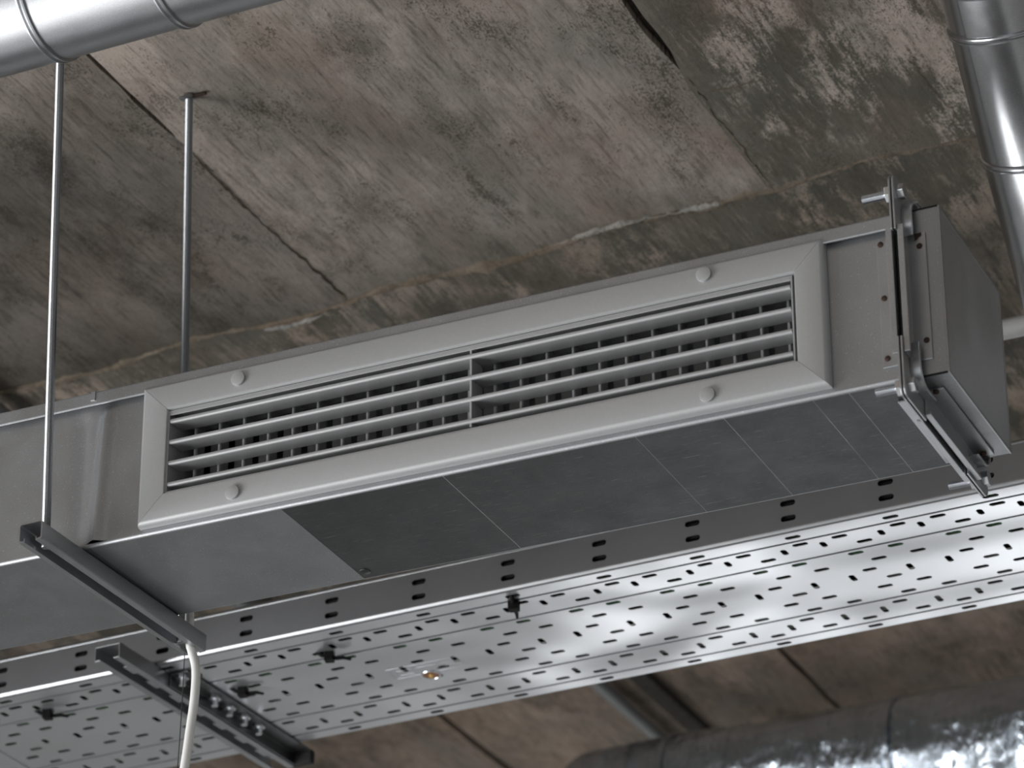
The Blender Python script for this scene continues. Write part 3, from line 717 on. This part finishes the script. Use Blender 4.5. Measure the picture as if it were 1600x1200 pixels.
# cable ties poking out through the slots
def cable_tie(u, v, ang, label):
    root = thing('cable_tie', label, 'cable tie', tuple(tl(u, v, 0)), 'black cable ties under the tray')
    X = TX @ Matrix.Translation((u, v, 0)) @ Matrix.Rotation(ang, 4, 'Z')
    MB(X).box(-.0065, .0065, -.007, .007, -.013, .003).build('head', M['black'], root, bevel=.001)
    MB(X).tube([(0, 0, -.006), (.010, .001, -.0085), (.020, .002, -.0080), (.030, .004, -.0105)], [.003, .003, .0027, .0018], 8).build('tail', M['black'], root)
    MB(X).tube([(0, 0, -.004), (-.010, -.001, -.004), (-.019, -.002, .002)], [.003, .003, .0025], 8).build('strap', M['black'], root)
for (x, y), ang, lab in (((-.617, .795), .25, 'black cable tie under the tray at the far left of the picture'), ((-.325, .839), .2, 'black cable tie beside the dark strut under the tray'),
                         ((-.157, .778), .3, 'black cable tie under the tray, middle one of the row'), ((.145, .728), 1.75, 'black cable tie under the tray nearest the slotted side wall')):
    p = TX.inverted() @ Vector((x, y, .18)); cable_tie(p.x, p.y, ang, lab)

# strut that carries the tray
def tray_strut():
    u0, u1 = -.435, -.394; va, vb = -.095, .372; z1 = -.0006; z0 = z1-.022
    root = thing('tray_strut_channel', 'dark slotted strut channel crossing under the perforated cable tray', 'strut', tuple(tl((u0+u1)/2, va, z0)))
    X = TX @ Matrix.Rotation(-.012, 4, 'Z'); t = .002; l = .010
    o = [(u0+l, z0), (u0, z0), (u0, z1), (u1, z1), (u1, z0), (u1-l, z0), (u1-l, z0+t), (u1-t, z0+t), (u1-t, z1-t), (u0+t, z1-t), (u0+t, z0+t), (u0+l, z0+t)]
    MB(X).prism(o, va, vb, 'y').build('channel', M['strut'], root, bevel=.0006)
    v = va+.035
    while v < vb-.04:     # serrated tabs along the right lip
        MB(X).box(u1-l-.0065, u1-l+.0002, v, v+.026, z0+.0002, z0+t).build('lip_tab', M['strut'], root); v += .058
    # teeth of the slotted back seen through the opening
    k = 0; v = va+.06
    while v < vb-.03:
        MB(X).box(u0+l+.001, u0+l+.011, v, v+.022, z1-t-.0012, z1-t).build('slot_bridge', M['strut'], root); v += .062; k += 1
    # dark angle standing in for the right flank's shade, with the row of bolts
    MB(X).prism([(u1+.0005, z0+.002), (u1+.0005, z1), (u1+.030, z1), (u1+.030, z1-.003), (u1+.0035, z1-.003), (u1+.0035, z0+.002)], .03, vb+.004, 'y').build('cleat', M['tray_strut'], root, bevel=.0006)
    MB(X).box(u1-.010, u1+.032, vb-.006, vb+.006, z0+.001, z1).build('end_cap', M['rubber'], root, bevel=.003)
    for vv in (.040, .125, .165, .205, .245):
        b = MB(X).tube([(u1+.016, vv, z1-.003), (u1+.016, vv, z1-.0085)], .0095, 6); b.build('bolt_head', M['bolt'], root, bevel=.0005)
        MB(X).tube([(u1+.016, vv, z1-.0075), (u1+.016, vv, z1-.018)], .0048, 10).build('bolt_end', M['bolt'], root, smooth=30)
tray_strut()

# ------------------------------------------------------------------ round pipes
def round_duct(name, path, R, rings, label, bead_w=.012, bead_h=.0035, mat='pipe'):
    """path: polyline (two or more points); rings: distances along the first->last polyline where a coupling bead sits"""
    P = [Vector(p) for p in path]; root = thing(name, label, 'pipe', tuple(P[0]))
    seg = [0.]
    for a, b in zip(P, P[1:]): seg.append(seg[-1]+(b-a).length)
    def at(s):
        for i in range(len(P)-1):
            if s <= seg[i+1] or i == len(P)-2:
                d = (P[i+1]-P[i]).normalized(); return P[i]+d*(s-seg[i]), d
    MB().tube(P, R, 96).build('pipe_body', M[mat], root, smooth=30)
    for s in rings:
        c, d = at(s); h = bead_w/2
        MB().tube([c-d*h, c-d*h*.8, c-d*h*.45, c-d*h*.2, c+d*h*.2, c+d*h*.45, c+d*h*.8, c+d*h], [R-.0005, R+bead_h*.9, R+bead_h, R+bead_h*.3, R+bead_h*.3, R+bead_h, R+bead_h*.9, R-.0005], 96, cap=False).build('coupling_ring', M[mat], root, smooth=50)
    return root
PR = .080; PY = -.20; PZ = .556+PR*1.02
round_duct('round_pipe', [(-2.58, PY, PZ-.031), (.72, PY, PZ+.011)], PR, [.023+.171*k for k in (8, 9, 10, 11, 12, 13)]+[2.537, 2.706], 'round zinc ventilation pipe at the top left, in front of the rod', mat='pipe_dull')
# right hand pipe, slightly cranked from joint to joint
def right_pipe():
    R = .079; C = Vector((.9948, .4221, .540)); d = Vector((-.043, .773, -.63)).normalized()
    up_end = C-d*.20; lo = C+d*.26
    path = [Vector((1.03, -1.2, .672)), Vector((1.015, .10, .672)), up_end+Vector((.002, -.075, .010)), up_end, C+d*.035, lo, lo+Vector((.06, .05, -.03)), lo+Vector((.20, .085, -.045)), lo+Vector((1.2, .10, -.045))]
    L = [0.]
    for p, q in zip(path, path[1:]): L.append(L[-1]+(q-p).length)
    rings = [L[3]+.062, L[3]+.062+.168, L[3]+.062+.60]
    round_duct('round_pipe', path, R, rings, 'large round zinc pipe at the top right corner, beyond the end box', bead_w=.010, bead_h=.003)
right_pipe()
# thin services under the slab
p = MB().tube([(-.800, -2.2, ZC-.032), (-.800, 2.0, ZC-.032)], .016, 20).build('conduit', M['grey_pipe'], smooth=True)
tag(p, 'grey conduit under the ceiling, half hidden at the left edge behind the duct', 'conduit')
p = MB().tube([(-.400, 1.2, ZC-.020), (-.400, 4.5, ZC-.020)], .013, 20).build('conduit', M['grey_pipe'], smooth=True)
tag(p, 'blurred grey conduit on the ceiling below the cable tray, beside a dark gap', 'conduit')
p = MB().tube([(-2.5, .862, .485), (2.4, .80, .485)], .0140, 20).build('pale_pipe', M['pale_pipe'], smooth=True)
tag(p, 'pale grey pipe peeking out behind the end box at the right edge', 'pipe')
g = MB().box(-.345, -.312, 2.02, 4.6, ZC-.014, ZC+.004).build('batten', M['joint']); tag(g, 'dark timber batten on the ceiling beside the blurred conduit', 'batten')  # dark strip painting in the shade of a ceiling groove

# ------------------------------------------------------------------ foil wrapped duct
def foil_duct():
    root = thing('foil_wrapped_duct', 'round duct wrapped in crumpled aluminium foil at the lower right', 'duct', (.3, 2.35, .25))
    R = .11; n = 96; m = 260; vs = []; fs = []
    A = Vector((-.44, 2.285, .502)); B = Vector((1.9, 2.225, .468)); ax = (B-A).normalized(); U = ax.cross(Vector((0, 0, 1))).normalized(); V = U.cross(ax)
    for i in range(m+1):
        t = i/m; s = t*(B-A).length
        e = 1.0 if s > .05 else math.sqrt(max(0, 1-((.05-s)/.05)**2))*.30+.70
        if i == 0: e = .45
        for k in range(n):
            a = 2*math.pi*k/n; q = Vector((s*5, math.cos(a)*1.5, math.sin(a)*1.5))
            h = .005*noise.noise(q)+.005*abs(noise.noise(q*2.6))+.0022*noise.noise(q*6)
            band = .004*math.exp(-((s-.20) % .42/.012)**2)
            vs.append(A+ax*s+(U*math.cos(a)+V*math.sin(a))*(R*e+h-band))
    for i in range(m):
        for k in range(n): k2 = (k+1) % n; fs.append((i*n+k, i*n+k2, (i+1)*n+k2, (i+1)*n+k))
    fs += [tuple(range(n))[::-1], tuple(range(m*n, (m+1)*n))]
    MB().add(vs, fs).build('foil_jacket', M['foil'], root, smooth=35)
    for s in (.205, .625):
        c = A+ax*s
        MB().tube([c-ax*.006, c-ax*.005, c+ax*.005, c+ax*.006], [R+.002, R+.0065, R+.0065, R+.002], 64, cap=False).build('foil_band', M['foil'], root, smooth=40)
foil_duct()
